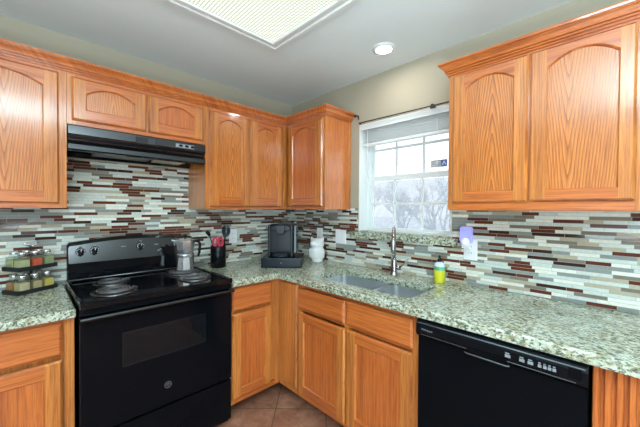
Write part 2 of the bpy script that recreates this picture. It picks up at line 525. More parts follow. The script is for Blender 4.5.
# blind, pulled up
bl = thing('window_blind', 'white horizontal slat blind pulled up to the top of the window', 'blind', (0.04, -1.23, 1.88))
m = MB(); m.prism(rect(WY0 + .008, WY1 - .008, 2.006, 2.0445), W, -0.012, -0.003); mesh('valance', m, WHITEP, bl)
m = MB(); m.prism(rect(WY0 + .02, WY1 - .02, 2.008, 2.042), W, -0.062, -0.018); mesh('headrail', m, WHITEP, bl)
for k in range(7):
    z = 1.909 + k * 0.0146
    m = MB()
    m.prism([(-0.060, z + .0005), (-0.042, z + .0030), (-0.024, z + .0045), (-0.024, z + .0028), (-0.042, z + .0010), (-0.060, z - .0015)],
            lambda u, v, d: (-u, -d, v), WY0 + .02, WY1 - .02)
    mesh('slat', m, WHITEP, bl)
m = MB(); m.prism(rect(WY0 + .02, WY1 - .02, 1.880, 1.899), W, -0.064, -0.020); mesh('bottom_rail', m, WHITEP, bl)
m = MB(); m.tube([(0.014, -1.495, 2.004), (0.014, -1.497, 1.70)], 0.0016, 6); m.lathe([(0, 1.672), (.005, 1.675), (.004, 1.70), (0, 1.703)], (0.014, -1.497, 0), 8)
mesh('pull_cord', m, WHITEPL, bl)
m = MB(); m.tube([(0.014, -0.93, 2.004), (0.014, -0.93, 1.60)], 0.003, 6); mesh('tilt_wand', m, WHITEPL, bl)

# slim rod above window + hook
rod = thing('curtain_rod', 'thin black rod along the top edge of the window', 'curtain rod', (-0.02, -1.23, 2.06))
m = MB(); m.tube([(-0.02, -0.868, 2.062), (-0.02, -1.66, 2.055)], 0.0042, 8); mesh('rod_bar', m, BLACKM, rod)
m = MB(); m.box((-0.0005, -0.868, 2.055), (-0.02, -0.876, 2.068)); mesh('bracket', m, BLACKM, rod)
m = MB(); m.box((-0.0005, -1.470, 2.055), (-0.03, -1.486, 2.066)); m.box((-0.02, -1.468, 2.038), (-0.034, -1.50, 2.056)); mesh('bracket', m, BLACKM, rod)
m = MB(); m.tube([(-0.002, -0.815, 2.135), (-0.022, -0.828, 2.133), (-0.024, -0.866, 2.118), (-0.024, -0.868, 2.092)], 0.0055, 8)
m.lathe([(0, 0), (.012, 0), (.012, .004), (0, .004)], (-0.0005, -0.815, 2.135), 12, M=Matrix.Rotation(-PI / 2, 4, 'Y'))
tag(mesh('wall_hook', m, BLACKM), 'small black hook bracket on the wall beside the corner cabinet crown', 'hook')

# ------------------------------------------------------------------ outside
def outside():
    t = NT('snowy_ground'); t.set(col=t.ramp(t.noise(t.pos(), 0.4, 4), [(0.3, (0.62, 0.64, 0.66)), (0.7, (0.86, 0.88, 0.9))]), rough=0.9)
    m = MB(); m.box((0.6, -30, -0.9), (70, 60, -0.7)); structure(mesh('ground', m, t.m))
    bark = simple('pale_winter_bark', (0.46, 0.47, 0.49), 0.9)
    rnd = random.Random(7)
    def tree(x, y, h, r0, seed, label):
        R = random.Random(seed)
        mb = MB()
        def grow(p, d, L, r, depth):
            pts = [p]; q = p.copy(); dd = d.copy()
            nseg = 4
            for i in range(nseg):
                dd = (dd + Vector((R.uniform(-.16, .16), R.uniform(-.16, .16), R.uniform(-.02, .10)))).normalized()
                q = q + dd * (L / nseg); pts.append(q.copy())
            mb.tube(pts, [r * (1 - .55 * i / nseg) for i in range(nseg + 1)], 5 if depth < 2 else 3, cap=False)
            if depth >= 5: return
            nb = 3
            for i in range(nb):
                at = pts[R.choice((2, 3, 4, 4))]
                ang = R.uniform(0, 2 * PI); sp = R.uniform(.35, .85)
                side = Vector((math.cos(ang), math.sin(ang), 0.15))
                grow(at, (dd + side * sp).normalized(), L * R.uniform(.60, .82), max(r * .50, .006), depth + 1)
        grow(Vector((x, y, -0.72)), Vector((0, 0, 1)), h * .32, r0, 0)
        o = mesh('bare_tree', mb, bark, None, (x, y, -0.72), normals=False)
        tag(o, label, 'tree', 'bare winter trees outside the window')
    tree(9.0, 2.42, 4.1, 0.15, 3, 'bare winter tree with thick trunk behind right part of the lower window')
    tree(10.5, 4.75, 3.9, 0.11, 11, 'bare winter tree seen behind the faucet through the window')
    tree(14.5, 9.3, 4.8, 0.12, 5, 'slender bare tree at the left end of the lower window pane')
    tree(16.0, 5.2, 4.8, 0.12, 21, 'distant bare tree between the two nearer trunks outside')
    tree(13.0, 6.4, 3.9, 0.10, 33, 'thin bare tree just left of the middle of the window')
    tree(21.0, 11.4, 5.6, 0.12, 41, 'farthest bare tree near the left window jamb')
    tree(17.0, 3.1, 4.8, 0.12, 52, 'distant bare tree near the right edge of the window')
outside()

# ================================================================== CABINETS
def arc_pts(a, b, z, rise, n=14):
    return [(b + (a - b) * i / n, z + rise * (1 - (2 * i / n - 1) ** 2)) for i in range(n + 1)]

def door(parent, fn, face, u0, u1, z0, z1, pu0, pu1, pz0, pz1, rise, along, pm, name='door', label=None):
    """routed frame door on depth `face`; panel opening pu0..pu1, pz0..pz1, arched by rise"""
    T = 0.020
    b = bmesh.new()
    V = lambda u, v, d: b.verts.new(fn(u, v, face + d))
    def outer(ins, d):
        return [V(u0 + ins, z0 + ins, d), V(pu0, z0 + ins, d), V(pu1, z0 + ins, d), V(u1 - ins, z0 + ins, d),
                V(u1 - ins, z1 - ins, d), V(pu1, z1 - ins, d), V(pu0, z1 - ins, d), V(u0 + ins, z1 - ins, d)]
    O = [outer(0, 0.0), outer(0, T - .009), outer(.0035, T - .005), outer(.008, T)]
    for A, B in zip(O, O[1:]):
        for i in range(8):
            f = b.faces.new((A[i], A[(i + 1) % 8], B[(i + 1) % 8], B[i]))
            f.material_index = 1 if i in (1, 5) else 0
    f = b.faces.new(O[0])
    def inner(ins, d):
        return [V(pu0 + ins, pz0 + ins, d), V(pu1 - ins, pz0 + ins, d)] + [V(u, v - ins, d) for u, v in arc_pts(pu0 + ins, pu1 - ins, pz1, rise)]
    I = [inner(0, T), inner(.0045, T - .005), inner(.005, T - .0115)]
    top = O[-1]
    arc = I[0][2:]
    F = [([top[0], top[1], I[0][0], arc[-1], top[6], top[7]], 0), ([top[1], top[2], I[0][1], I[0][0]], 1),
         ([top[2], top[3], top[4], top[5], arc[0], I[0][1]], 0), ([top[5], top[6]] + arc[::-1], 1)]
    for vs, mi in F:
        b.faces.new(vs).material_index = mi
    for A, B in zip(I, I[1:]):
        n = len(A)
        for i in range(n):
            f = b.faces.new((A[i], A[(i + 1) % n], B[(i + 1) % n], B[i])); f.material_index = 0 if i in (1, n - 1) else 1
    mb = MB(); mb.b.free(); mb.b = b
    d = mesh(name, mb, [OAK_Z, along], parent)
    if label: d['label'] = label
    p = MB()
    pl = [(pu0 - .004, pz0 - .004), (pu1 + .004, pz0 - .004)] + [(u, v + .004) for u, v in arc_pts(pu0 - .004, pu1 + .004, pz1, rise)]
    p.prism(pl, fn, face + .003, face + T - .0105)
    c = fn((pu0 + pu1) / 2 + random.Random(int((u0 + z0) * 1000)).uniform(-.03, .03), pz0 + .1, face)
    mesh('panel', p, pm, d, c)
    return d

def slab(parent, fn, face, u0, u1, z0, z1, mat, name='drawer', T=0.020):
    b = bmesh.new()
    V = lambda u, v, d: b.verts.new(fn(u, v, face + d))
    def ring(i, d): return [V(u0 + i, z0 + i, d), V(u1 - i, z0 + i, d), V(u1 - i, z1 - i, d), V(u0 + i, z1 - i, d)]
    R = [ring(0, 0), ring(0, T - .010), ring(.004, T - .006), ring(.011, T)]
    b.faces.new(R[0]); b.faces.new(R[-1])
    for A, B in zip(R, R[1:]):
        for i in range(4): b.faces.new((A[i], A[(i + 1) % 4], B[(i + 1) % 4], B[i]))
    mb = MB(); mb.b.free(); mb.b = b
    return mesh(name, mb, mat, parent)

def carcass(parent, fn, u0, u1, z0, z1, depth, open_top=False, name='carcass', mat=None):
    """panels: two sides, bottom, back, top and a face frame with a centre opening behind the doors"""
    mb = MB(); t = 0.016; g = 0.001
    if open_top:
        mb.prism(rect(u0, u0 + t, z0, z1), fn, 0.008, depth - .019); mb.prism(rect(u1 - t, u1, z0, z1), fn, 0.008, depth - .019)
        mb.prism(rect(u0 + t, u1 - t, z0, z0 + t), fn, 0.008, depth - .019)
        mb.prism(rect(u0 + t, u1 - t, z0 + t, z0 + .5), fn, 0.008, .014)
    else:
        mb.prism(rect(u0, u1, z0, z1), fn, 0.0075, depth - .019)
    mesh(name, mb, mat or OAK_Z, parent)
def face_frame(parent, fn, u0, u1, z0, z1, depth, along, stile=0.035, rail=0.03, mids=()):
    mb = MB()
    for a, b_ in ((u0, u0 + stile), (u1 - stile, u1)): mb.prism(rect(a, b_, z0, z1), fn, depth - .0188, depth, 0)
    for c in mids: mb.prism(rect(c - .02, c + .02, z0 + rail, z1 - rail), fn, depth - .0188, depth, 0)
    mb.prism(rect(u0 + stile, u1 - stile, z0, z0 + rail), fn, depth - .0188, depth, 1)
    mb.prism(rect(u0 + stile, u1 - stile, z1 - rail, z1), fn, depth - .0188, depth, 1)
    mesh('face_frame', mb, [OAK_Z, along], parent)

A = fA(0.0); B = fB(0.0)
UD = 0.305; UT = 2.089
# --- left wall cabinet
c = thing('wall_cabinet', 'oak wall cabinet with one arched door left of the range hood', 'cabinet', (-2.02, -0.15, 1.37))
carcass(c, A, -2.255, -1.777, 1.37, UT, UD); face_frame(c, A, -2.255, -1.777, 1.37, UT, UD, OAK_X)
door(c, A, UD + .0003, -2.235, -1.809, 1.393, 2.070, -2.172, -1.867, 1.451, 1.990, .042, OAK_X, OAK_Q)
# --- cabinet over the hood
c = thing('wall_cabinet', 'short oak cabinet with two low arched doors above the range hood', 'cabinet', (-1.41, -0.15, 1.817))
carcass(c, A, -1.7755, -1.0315, 1.817, UT, UD); face_frame(c, A, -1.7755, -1.0315, 1.817, UT, UD, OAK_X, mids=(-1.399,), rail=.024)
door(c, A, UD + .0003, -1.757, -1.404, 1.840, 2.066, -1.698, -1.461, 1.897, 1.988, .043, OAK_X, OAK_P)
door(c, A, UD + .0003, -1.393, -1.052, 1.840, 2.066, -1.336, -1.110, 1.897, 1.988, .043, OAK_X, OAK_S)
# --- cabinet right of hood
c = thing('wall_cabinet', 'oak wall cabinet with two tall arched doors right of the range hood', 'cabinet', (-0.68, -0.15, 1.37))
carcass(c, A, -1.030, -0.0085, 1.37, UT, UD); face_frame(c, A, -1.030, -0.3065, 1.37, UT, UD, OAK_X, mids=(-.682,))
door(c, A, UD + .0003, -1.000, -0.689, 1.389, 2.066, -0.938, -0.750, 1.451, 1.980, .044, OAK_X, OAK_P)
door(c, A, UD + .0003, -0.676, -0.372, 1.389, 2.066, -0.614, -0.424, 1.451, 1.980, .044, OAK_X, OAK_P)
# --- corner cabinet on the window wall
c = thing('wall_cabinet', 'oak corner cabinet with one arched door and bare end panel beside the window', 'cabinet', (-0.15, -0.55, 1.37))
mb = MB(); mb.prism(rect(0.3265, 0.7705, 1.37, UT), B, 0.0075, UD - .019)
mesh('carcass', mb, oak('oak_end_panel', 'z', 1.12, 1), c, (-0.16, -0.5, 1.5))
face_frame(c, B, 0.3265, 0.7705, 1.37, UT, UD, OAK_Y, stile=.03)
door(c, B, UD + .0003, 0.341, 0.753, 1.395, 2.066, 0.400, 0.678, 1.456, 1.985, .045, OAK_Y, OAK_S)
mb = MB(); mb.prism(rect(0.7708, 0.776, 1.37, UT), B, 0.0075, 0.032); mesh('scribe_strip', mb, OAK_Z, c)
# --- right wall cabinet
c = thing('wall_cabinet', 'large oak wall cabinet with two arched doors right of the window', 'cabinet', (-0.15, -2.07, 1.37))
carcass(c, B, 1.705, 2.440, 1.37, UT, UD); face_frame(c, B, 1.705, 2.440, 1.37, UT, UD, OAK_Y, mids=(2.07,), rail=.04)
door(c, B, UD + .0003, 1.732, 2.066, 1.410, 2.074, 1.789, 2.012, 1.462, 1.992, .045, OAK_Y, OAK_P)
door(c, B, UD + .0003, 2.073, 2.404, 1.412, 2.074, 2.132, 2.360, 1.458, 1.990, .050, OAK_Y, OAK_Q)

# --- crown mouldings
PROF = [(0.0005, 2.088), (.008, 2.088), (.010, 2.094), (.005, 2.0945), (.005, 2.0985), (.015, 2.099), (.017, 2.105), (.010, 2.1055), (.010, 2.1095), (.019, 2.110), (.022, 2.120), (.028, 2.129), (.036, 2.135), (.036, 2.1385), (.043, 2.139), (.046, 2.144), (.046, 2.150), (.0005, 2.150)]
def crown(name, path, label):
    mb = MB(); rings = []
    for k, z in PROF: rings.append([mb.b.verts.new((*p, z)) for p in path(k)])
    n = len(rings)
    for i in range(n):
        Aa, Bb = rings[i], rings[(i + 1) % n]
        for j in range(len(Aa) - 1): mb.b.faces.new((Aa[j], Aa[j + 1], Bb[j + 1], Bb[j])).material_index = 1 if j == 1 else 0
    mb.b.faces.new([r[0] for r in rings]); mb.b.faces.new([r[-1] for r in rings])
    tag(mesh(name, mb, [OAK_X, OAK_Y]), label, 'moulding')
crown('crown_molding', lambda k: [(-2.255 - k, -.004), (-2.255 - k, -UD - k), (-UD - k, -UD - k), (-UD - k, -.7765 - k), (-.004, -.7765 - k)],
      'oak crown moulding over the stove wall cabinets, turning the corner')
crown('crown_molding', lambda k: [(-.004, -1.7045 + k), (-UD - k, -1.7045 + k), (-UD - k, -2.4405 - k), (-.004, -2.4405 - k)],
      'oak crown moulding on the cabinet right of the window')

# --- base cabinets
BD = 0.61; BT = 0.875
def toe(parent, fn, u0, u1, d=0.475):
    mb = MB(); mb.prism(rect(u0, u1, 0.001, 0.0995), fn, 0.01, d); mesh('toe_kick', mb, TOE, parent)
c = thing('base_cabinet', 'oak base cabinet with drawer and door left of the black range', 'cabinet', (-2.05, -0.3, 0))
carcass(c, A, -2.40, -1.779, .10, BT, BD); face_frame(c, A, -2.40, -1.779, .10, BT, BD, OAK_X)
slab(c, A, BD + .0003, -2.365, -1.821, .712, .856, OAK_X)
door(c, A, BD + .0003, -2.365, -1.822, .137, .690, -2.305, -1.881, .196, .628, 0, OAK_X, OAK_S); toe(c, A, -2.40, -1.779)
c = thing('base_cabinet', 'oak corner base cabinet with drawer and door right of the range', 'cabinet', (-0.8, -0.3, 0))
carcass(c, A, -0.999, -0.012, .10, BT, BD); face_frame(c, A, -0.999, -0.612, .10, BT, BD, OAK_X, stile=.03)
slab(c, A, BD + .0003, -0.993, -0.690, .709, .858, OAK_X)
door(c, A, BD + .0003, -0.993, -0.690, .136, .688, -0.931, -0.742, .196, .628, 0, OAK_X, OAK_S); toe(c, A, -0.999, -0.50)
c = thing('sink_base_cabinet', 'oak sink cabinet with two false drawer fronts over two doors', 'cabinet', (-0.3, -1.2, 0))
carcass(c, B, 0.830, 1.703, .10, BT, BD, open_top=True)
mb = MB(); mb.prism(rect(0.6115, 0.84, .10, BT), B, BD - .0188, BD); mesh('corner_stile', mb, OAK_Z, c)
face_frame(c, B, 0.8402, 1.703, .10, BT, BD, OAK_Y, mids=(1.258,), rail=.028)
mb = MB(); mb.prism(rect(0.842, 1.70, .69, .71), B, BD - .0185, BD - .0003); mesh('middle_rail', mb, OAK_Y, c)
slab(c, B, BD + .0003, 0.660, 0.826, .145, .862, OAK_Z, 'filler_panel')
slab(c, B, BD + .0003, 0.834, 1.250, .706, .842, OAK_Y, 'false_drawer_front'); slab(c, B, BD + .0003, 1.264, 1.677, .706, .846, OAK_Y, 'false_drawer_front')
door(c, B, BD + .0003, 0.844, 1.252, .130, .680, 0.896, 1.196, .196, .625, 0, OAK_Y, OAK_S)
door(c, B, BD + .0003, 1.264, 1.676, .130, .684, 1.330, 1.615, .196, .625, 0, OAK_Y, OAK_S)
toe(c, B, 0.49, 1.703)
# end panel with grooves right of dishwasher
c = thing('end_cabinet', 'oak end cabinet faced with grooved vertical boards right of the dishwasher', 'cabinet', (-0.3, -2.5, 0))
mb = MB(); mb.prism(rect(2.312, 2.745, .002, BT), B, 0.0075, BD - .02); mesh('carcass', mb, OAK_Z, c)
u = 2.312; k = 0
while u < 2.744:
    wd = 0.019 if k % 2 == 0 else 0.009
    e = min(u + wd, 2.745)
    mb = MB(); mb.prism([(u, BD - .0198), (u, BD - .004), (u + .003, BD), (e - .003, BD), (e, BD - .004), (e, BD - .0198)] if k % 2 == 0 else
                        [(u, BD - .0198), (u, BD - .014), (e, BD - .014), (e, BD - .0198)], lambda a, d, z: (-d, -a, z), .002, BT)
    mesh('beaded_board', mb, OAK_S, c)
    u = e; k += 1

# ================================================================== COUNTERTOPS
CT0, CT1 = 0.8765, 0.9145
m = MB(); m.box((-2.75, -0.002, CT0), (-1.776, -0.65, CT1), bev=.006)
o = mesh('countertop', m, GRANITE); tag(o, 'speckled granite countertop left of the range, under the spice rack', 'countertop')
HX0, HX1 = -0.532, -0.203
def slab_poly(mb, outer, holes, z0, z1, bev=0.006):
    """counter slab: grid cells of rectangles, outer edges bevelled by an extra ring"""
L = [(-1.0025, -0.002), (-0.002, -0.002), (-0.002, -2.75), (-0.65, -2.75), (-0.65, -0.65), (-1.0025, -0.65)]
def rrect(x0, x1, y0, y1, r, n=5):
    pts = []
    for cx, cy, a0 in ((x1 - r, y1 - r, 0), (x0 + r, y1 - r, 90), (x0 + r, y0 + r, 180), (x1 - r, y0 + r, 270)):
        for i in range(n + 1):
            a = math.radians(a0 + 90 * i / n); pts.append((cx + r * math.cos(a), cy + r * math.sin(a)))
    return pts
HOLE = rrect(HX0, HX1, -1.610, -0.880, 0.028)
def l_counter():
    b = bmesh.new()
    loops = {}
    for nm, pts, ins in (('o', L, 0), ('h', HOLE, 0)):
        pass
    def inset(poly, k):
        n = len(poly); out = []
        for i in range(n):
            p0, p1, p2 = Vector(poly[i - 1]), Vector(poly[i]), Vector(poly[(i + 1) % n])
            e1 = (p1 - p0).normalized(); e2 = (p2 - p1).normalized()
            n1 = Vector((e1.y, -e1.x)); n2 = Vector((e2.y, -e2.x))
            out.append(tuple(p1 + (n1 + n2) * k / (1 + n1.dot(n2))))
        return out
    k = .007
    Li = inset(L, k)          # L is clockwise: right-hand normal points inward
    def ring(pts, z): return [b.verts.new((x, y, z)) for x, y in pts]
    o0, o1, o2 = ring(L, CT0), ring(L, CT1 - k), ring(Li, CT1)
    h1, h0 = ring(HOLE, CT1), ring(HOLE, CT0)
    def strip(Aa, Bb):
        n = len(Aa)
        for i in range(n): b.faces.new((Aa[i], Aa[(i + 1) % n], Bb[(i + 1) % n], Bb[i]))
    strip(o0, o1); strip(o1, o2); strip(h1, h0)
    for oo, hh in ((o2, h1), (o0, h0)):
        es = []
        for loop in (oo, hh):
            for i in range(len(loop)):
                e = b.edges.get((loop[i], loop[(i + 1) % len(loop)])) or b.edges.new((loop[i], loop[(i + 1) % len(loop)]))
                es.append(e)
        bmesh.ops.triangle_fill(b, use_beauty=True, use_dissolve=False, edges=es)
    mb = MB(); mb.b.free(); mb.b = b
    return mb
o = mesh('countertop', l_counter(), GRANITE); tag(o, 'long speckled granite countertop turning the corner, with the sink cut in', 'countertop')

# ------------------------------------------------------------------ sink
sk = thing('sink', 'double bowl stainless steel sink set under the granite', 'sink', (-0.36, -1.24, 0.7))
def bowl(x0, x1, y0, y1, depth):
    b = MB(); zt = CT0 - .0012
    levels = [(0.000, zt), (0.002, zt - .02), (0.008, zt - depth + .03), (0.022, zt - depth + .008), (0.05, zt - depth), ]
    rings = []
    for ins, z in levels:
        rings.append([b.b.verts.new((x, y, z)) for x, y in rrect(x0 + ins, x1 - ins, y0 + ins, y1 - ins, .040)])
    for Aa, Bb in zip(rings, rings[1:]):
        n = len(Aa)
        for i in range(n):
            f = b.b.faces.new((Aa[i], Aa[(i + 1) % n], Bb[(i + 1) % n], Bb[i])); f.smooth = True
    b.b.faces.new(rings[-1])
    return b
for y0, y1, dp in ((-1.288, -0.872, .19), (-1.618, -1.314, .17)):
    bo = mesh('bowl', bowl(HX0 - .008, HX1 + .008, y0, y1, dp), STEEL, sk, normals=False)
    cx_, cy_ = -0.36, (y0 + y1) / 2
    m = MB(); m.lathe([(0, .0015), (.03, .0015), (.042, .004), (.045, .001), (.045, -.02), (0, -.02)], (cx_, cy_, CT0 - dp - .0005), 20); mesh('drain', m, CHROME, bo)
m = MB()
m.box((HX0 - .02, -1.313, CT0 - .014), (HX1 + .02, -1.289, CT0 - .0015), bev=.003)
mesh('divider', m, STEEL, sk)

# ------------------------------------------------------------------ faucet
fc = thing('faucet', 'tall brushed nickel pull-down faucet behind the double sink', 'faucet', (-0.1, -1.25, CT1))
fx, fy = -0.1, -1.25
m = MB(); m.lathe([(0, .0003), (.029, .0003), (.029, .006), (.024, .012), (.021, .05), (.020, .10), (.016, .115), (0, .115)], (fx, fy, CT1), 20); mesh('base', m, CHROME, fc)
dirv = Vector((-0.85, -0.48, 0)).normalized()
pts = []
zc_ = CT1 + .265; R = 0.068
pts.append(Vector((fx, fy, CT1 + .10))); pts.append(Vector((fx, fy, CT1 + .17)))
for i in range(11):
    a = PI - PI * i / 10 * 0.98
    pts.append(Vector((fx, fy, zc_)) + dirv * (R + R * math.cos(a)) + Vector((0, 0, R * math.sin(a))))
m = MB(); m.tube(pts, 0.0115, 12); mesh('spout', m, CHROME, fc)
e = pts[-1]; dn = (pts[-1] - pts[-2]).normalized()
m = MB(); m.tube([e, e + dn * .02, e + dn * .07, e + dn * .095], [.013, .015, .017, .016], 14); mesh('spray_head', m, CHROME, fc)
m = MB(); m.tube([(fx + .005, fy - .018, CT1 + .055), (fx, fy - .045, CT1 + .058)], 0.013, 12); m.tube([(fx, fy - .043, CT1 + .06), (fx, fy - .075, CT1 + .085), (fx + .005, fy - .105, CT1 + .125)], [.006, .005, .0045], 10)
mesh('lever_handle', m, CHROME, fc)

# ================================================================== RANGE
rg = thing('range', 'black electric coil range standing between the oak base cabinets', 'range', (-1.394, -0.35, 0))
RX0, RX1 = -1.767, -1.012
m = MB(); m.box((RX0 + .004, -0.03, 0.02), (RX1 - .004, -0.618, .905)); mesh('body', m, BLACK, rg)
# cooktop: rim around recessed top
m = MB()
m.box((RX0, -0.025, .906), (RX1, -0.664, .930), bev=.007)
for a, b_ in (((RX0, -.025), (RX0 + .022, -.664)), ((RX1 - .022, -.025), (RX1, -.664)), ((RX0 + .01, -.640), (RX1 - .01, -.664))):
    m.box((a[0], a[1], .922), (b_[0], b_[1], .938), bev=.006)
mesh('cooktop', m, COOKB, rg)
# front fascia under the cooktop and vent trim
m = MB(); m.box((RX0 + .003, -0.6185, .872), (RX1 - .003, -0.650, .9055), bev=.003); mesh('front_fascia', m, OVENB, rg)
# oven door with long handle lip
Rf = fA(0.0)
od = None
m = MB(); m.box((RX0 + .002, -0.6185, .312), (RX1 - .002, -0.655, .866), bev=.006)
od = mesh('oven_door', m, OVENB, rg)
m = MB()
prof = [(.656, .846), (.672, .850), (.690, .858), (.695, .866), (.690, .873), (.676, .874), (.656, .870)]
m.prism(prof, lambda d, z, u: (u, -d, z), RX0 + .002, RX1 - .002); mesh('handle', m, BLACK, od)
m = MB(); m.prism([(-1.594, .594), (-1.187, .594), (-1.187, .752), (-1.594, .752)], Rf, .6555, .6565); ow = mesh('oven_window', m, simple('oven_glass', (0.006, 0.007, 0.009), 0.03, spec=0.3), od)
m = MB()
for a, b_, z0, z1 in ((-1.600, -1.594, .588, .758), (-1.187, -1.181, .588, .758), (-1.594, -1.187, .588, .594), (-1.594, -1.187, .752, .758)): m.prism(rect(a, b_, z0, z1), Rf, .6555, .658)
mesh('window_trim', m, simple('grey_black_trim', (0.010, 0.012, 0.014), 0.15), od)
# round badge with monogram
m = MB(); lc = (-1.389, -.6555, .418)
m.tube([(lc[0] + .016 * math.cos(2 * PI * k / 24), lc[1] - .001, lc[2] + .016 * math.sin(2 * PI * k / 24)) for k in range(25)], .0017, 6)
for s in (1, -1):
    m.tube([(lc[0] + s * (.001 + .008 * math.cos(k * .55) * (1 - k * .05)), lc[1] - .001, lc[2] + s * .001 + .009 * math.sin(k * .55) * (1 - k * .03)) for k in range(10)], .0012, 5)
bd = mesh('badge', m, simple('badge_silver', (0.16, 0.17, 0.19), 0.35), od)
# storage drawer
m = MB(); m.box((RX0 + .002, -0.6185, .052), (RX1 - .002, -0.652, .300), bev=.006); mesh('storage_drawer', m, OVENB, rg)
for xx in (RX0 + .05, RX1 - .05):
    for yy in (-.09, -.57):
        m = MB(); m.lathe([(0, .0005), (.014, .0005), (.014, .0195), (0, .0195)], (xx, yy, 0), 10); mesh('foot', m, BLACKM, rg)
# backguard: arched top
m = MB()
BX0, BX1 = -1.760, -1.022
topz = lambda t: 1.160 + .030 * (1 - (2 * t - 1) ** 2)
N = 16
tops = [(BX0 + (BX1 - BX0) * i / N, topz(i / N)) for i in range(N + 1)]
tops[0] = (BX0, 1.150); tops[-1] = (BX1, 1.150); tops.insert(1, (BX0 + .012, 1.164)); tops.insert(-1, (BX1 - .012, 1.164))
poly = [(BX0, .939), (BX1, .939)] + tops[::-1]
m.prism(poly, A, .012, .058)
bg_ = mesh('backguard', m, BLACK, rg)
# glossy tilted control panel
m = MB()
bt = fA(0)
ct = [(BX0 + .006, 1.040), (BX1 - .006, 1.040)] + [(min(max(u, BX0 + .006), BX1 - .006), v - .022) for u, v in tops[::-1]]
tilt = lambda u, v, d: (u, -(.0585 + d * (1 - (v - 1.04) * 7.6)), v)
m.prism(ct, tilt, 0, .036)
cp = mesh('control_panel', m, BLACK, bg_)
def tiltd(z): return .0585 + .036 * (1 - (z - 1.04) * 7.6)
m = MB(); m.prism([(.056, .939), (.098, .944), (.0945, 1.036), (.0585, 1.0385)], lambda d, z, u: (u, -d, z), BX0 + .003, BX1 - .003); mesh('lower_panel', m, COOKB, bg_)
m = MB(); m.tube([(BX0 + .004, -.1005, .9425), (BX1 - .004, -.1005, .9425)], .0022, 6); mesh('trim_line', m, STEEL, bg_)  # pale tube in place of the highlight along the joint
def knob(x, z, r):
    d = tiltd(z)
    Mx = Matrix.Rotation(PI / 2, 4, 'X')
    k = MB(); k.lathe([(0, 0.0003), (r * 1.0, .0003), (r * .95, .008), (r * .55, .010), (r * .5, .026), (r * .45, .029), (0, .029)], (x, -d, z), 20, M=Mx)
    k.box((x - .006, -d - .010, z - r * .8), (x + .006, -d - .030, z + r * .8), bev=.003)
    ko = mesh('knob', k, BLACKP, bg_)
    p = MB(); p.box((x - .0012, -d - .0302, z + r * .2), (x + .0012, -d - .0308, z + r * .78)); p.b.faces.ensure_lookup_table(); mesh('pointer', p, WHITEPL, ko)
    # printed dial marks round the knob
    q = MB()
    for i in range(9):
        a = -2.2 + 4.4 * i / 8
        cx2, cz2 = x + (r * .76) * math.sin(a), z + (r * .76) * math.cos(a)
        q.box((cx2 - .0028, -d - .0086, cz2 - .0022), (cx2 + .0028, -d - .0094, cz2 + .0022))
    mesh('dial_mark', q, WHITEPL, ko)
    s = MB(); s.box((x - .007, -d + .0002, z + r + .006), (x + .007, -d - .0006, z + r + .010)); mesh('print_mark', s, GREYT, bg_)
for x, z, r in ((-1.697, 1.106, .025), (-1.629, 1.108, .025), (-1.377, 1.116, .025), (-1.145, 1.116, .025), (-1.078, 1.116, .025)): knob(x, z, r)
for x in (-1.475, -1.28):
    s = MB(); s.box((x - .012, -tiltd(1.12) - .0004, 1.118), (x + .012, -tiltd(1.12) - .0010, 1.122)); mesh('indicator', s, GREYT, bg_)
# burners
def burner(x, y, r):
    b = MB(); b.lathe([(0, .9255), (r * .3, .9255), (r * .9, .9345), (r * 1.02, .9345), (r * 1.12, .938), (r * 1.2, .936), (r * 1.22, .9315)], (x, y, 0), 32)
    bo = mesh('burner', b, DRIP, rg)
    pts = []
    turns = 4 if r > .08 else 3
    for i in range(turns * 22 + 1):
        a = 2 * PI * i / 22; rr = r * .26 + (r * .72) * i / (turns * 22)
        pts.append((x + rr * math.cos(a), y + rr * math.sin(a), .9435))
    cc = MB(); cc.tube(pts, .0048, 6); cc.tube([pts[-1], (pts[-1][0] + .02, pts[-1][1] + .005, .936)], .004, 6)
    for k in range(3):
        a = 2 * PI * k / 3 + .4
        cc.tube([(x + r * .1 * math.cos(a), y + r * .1 * math.sin(a), .9365), (x + r * 1.02 * math.cos(a), y + r * 1.02 * math.sin(a), .9365)], .0022, 5)
    mesh('coil', cc, COIL, bo)
burner(-1.600, -.492, .086); burner(-1.572, -.255, .074); burner(-1.168, -.470, .080); burner(-1.165, -.250, .092)

# ================================================================== HOOD
hd = thing('range_hood', 'black under-cabinet range hood above the stove', 'range hood', (-1.41, -0.15, 1.67))
HX_0, HX_1 = -1.772, -1.0345
prof = [(.008, 1.8155), (.298, 1.8155), (.312, 1.813), (.3165, 1.809), (.3190, 1.766), (.312, 1.756), (.296, 1.744), (.291, 1.735), (.296, 1.726), (.309, 1.716), (.3125, 1.712), (.3158, 1.687), (.309, 1.680), (.295, 1.676), (.285, 1.680), (.26, 1.700), (.05, 1.700), (.03, 1.676), (.008, 1.676)]
m = MB(); m.prism(prof, lambda d, z, u: (u, -d, z), HX_0, HX_1); hood = mesh('shell', m, BLACK, hd)
m = MB(); m.box((-1.64, -.06, 1.690), (-1.34, -.25, 1.6985)); mesh('grease_filter', m, simple('filter_mesh_grey', (0.20, 0.20, 0.19), 0.4, 0.5), hd)
m = MB(); m.box((-1.31, -.07, 1.688), (-1.13, -.23, 1.6985), bev=.003); mesh('light_lens', m, simple('lens_plastic', (0.55, 0.50, 0.40), 0.3), hd)
m = MB(); m.box((-1.46, -.3183, 1.763), (-1.345, -.3196, 1.799)); mesh('rating_plate', m, BLACKM, hd)
m = MB(); m.box((-1.395, -.3198, 1.768), (-1.352, -.3206, 1.796), bev=.0002); mesh('emblem', m, simple('dark_grey_plate', (0.05, 0.055, 0.06), 0.3), hd)
